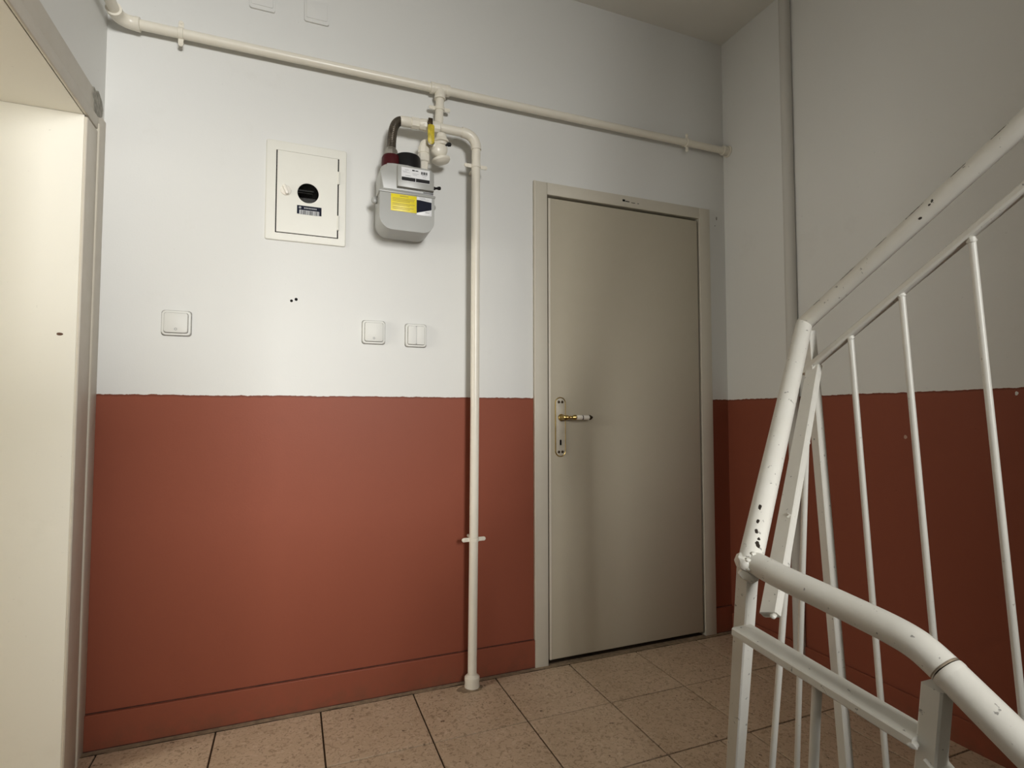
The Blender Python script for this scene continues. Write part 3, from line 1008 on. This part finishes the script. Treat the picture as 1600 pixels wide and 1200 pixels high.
hr = MB().tube([A0 - dirA * .004, A0 + dirA * 1.2, A0 + dirA * 2.45], HR, 24)
hr.build('handrail', M['rail'], sr)
cr = MB().tube([A0, A0.lerp(Cn, .5), Cn + (Cn - A0).normalized() * .004], HR, 24)
weld(cr, A0, HR * 1.02, 1)
weld(cr, Cn + Vector((-.004, .002, 0)), HR * 1.04, 2)
cr.build('handrail_connector', M['rail'], sr)
JT = Vector((XD, -1.801, .812))
bend = [Cn + Vector((.004, .002, 0)), (XD, -1.60, .849), (XD, -1.66, .843), (XD, -1.705, .838), (XD, -1.745, .833), (XD, -1.775, .826), JT]
bm_ = MB().tube(smooth_path(bend, 5), HR, 24)
for k in range(7):
    a_ = 2 * PI * k / 7
    weld(bm_, Cn + Vector((.0145 * math.cos(a_), -.010, .0145 * math.sin(a_))), .0036, k + 3)
bm_.build('handrail_bend', M['rail'], sr)
dD = Vector((0, -1, -.66)).normalized()
low = MB().tube([JT + dD * .0015, JT + dD * .9, JT + dD * 1.7], HR + .0004, 24)
low.lathe(JT + dD * .001, dD, [(0, HR - .001), (.0015, HR + .0006), (.005, HR + .0009), (.010, HR)], 24)
low.build('handrail', M['rail'], sr)
MB().lathe(JT - dD * .004, dD, [(.0018, HR - .0006), (.0022, HR + .0001), (.0036, HR + .0001), (.0042, HR - .0006)], 24).build('joint_seam', simple('joint_dirt', (.26, .21, .15), .8, var=.6, scale=40), sr)

# lower rail of the rising flight
R0, R1 = Vector((XA, -1.292, 1.1665)), Vector((XA, -1.687, 1.4205))
dR = (R1 - R0).normalized()
r2 = MB().bar([R0 - dR * .012, R0 + dR * 1.2, R0 + dR * 2.4], .021, .0135, (0, 0, 1), .003)
weld(r2, R0 + Vector((-.004, 0, -.006)), .0075, 4)
r2.build('lower_rail', M['rail'], sr)
# flat bar under the connector pipe
F0, F1 = Vector((.606, -1.305, 1.172)), Vector((.251, -1.508, .759))
fbm = MB().bar([F0, F1], .030, .0150, (-.764, .046, .64), .002)
for k in range(3):
    weld(fbm, F1 + Vector((-.004 + .006 * k, -.010 + .004 * k, .002)), .0050, k)
fbm.build('lower_rail', M['rail'], sr)
# near-level flat bar of the falling flight and its slope
lb2 = MB().bar([(XD - .002, -1.524, .7525), (XD - .002, -1.778, .7300)], .038, .0125, (0, 0, 1), .002)
weld(lb2, (XD - .012, -1.526, .749), .0075, 6)
weld(lb2, (XD - .016, -1.776, .728), .0060, 7)
lb2.build('lower_rail', M['rail'], sr)
S0 = Vector((XD, -1.782, .712))
MB().bar([S0, S0 + dD * .9, S0 + dD * 1.6], .030, .014, (0, 0, 1), .0015).build('lower_rail', M['rail'], sr)

# square posts
def post(name_pts, w, up, weld_at=()):
    b_ = MB().bar(name_pts, w, w, up, .002)
    for q, (c_, r_) in enumerate(weld_at):
        weld(b_, c_, r_, q + 11)
    return b_.build('post', M['rail'], sr)


post([(XA, -1.299, 1.250), (XA, -1.373, .160)], .0205, (0, 1, 0), [((XA - .006, -1.300, 1.243), .012)])
post([(.1835, -1.533, .846), (.309, -1.368, .455), (.4555, -1.176, -.001)], .0235, (0, 1, 0), [((.180, -1.540, .838), .015), ((.185, -1.534, .752), .009)])
post([(XD, -1.7925, .792), (XD - .001, -1.783, .700), (XD - .005, -1.755, -.332)], .0215, (0, 1, 0), [((XD - .002, -1.787, .698), .0150), ((XD - .004, -1.800, .696), .0135)])

# round balusters
rods = []
for k, (yt, zt) in enumerate(((-1.395, 1.222), (-1.498, 1.288), (-1.6145, 1.3575), (-1.722, 1.430), (-1.83, 1.500), (-1.94, 1.57))):
    zb = .165 * (1 + int((-1.30 - yt + .03) / .262 + 0.0))
    rods.append(((XA, yt, zt + .012), (XA, yt - .053 * (zt - zb), zb - .004), .0056))
    rods[-1] = ((XA, yt, zt + .008), (XA, yt - .057 * (zt - zb), zb - .004), .0056)
rods.append(((.362, -1.452, .898), (.4087, -1.308, -.001), .0056))
rods.append(((.474, -1.392, 1.022), (.600, -1.222, -.001), .0056))
rods.append(((XD + .002, -1.648, .739), (XD + .002, -1.565, -.332), .0056 * 1.08))
for k in range(3):
    y_ = -1.89 - .11 * k
    z_ = S0.z + (y_ - S0.y) * .66
    rods.append(((XD, y_, z_), (XD, y_ + .05, -.165 * (1 + int((-1.285 - y_) / .262)) - .002), .0058))
for q, (p_, b_, r_) in enumerate(rods):
    m_ = MB().tube([p_, Vector(p_).lerp(Vector(b_), .5), b_], r_, 14)
    weld(m_, Vector(p_) + Vector((0, 0, -.006)), r_ * 1.35, q)
    m_.build('baluster', M['rail_rod'], sr)
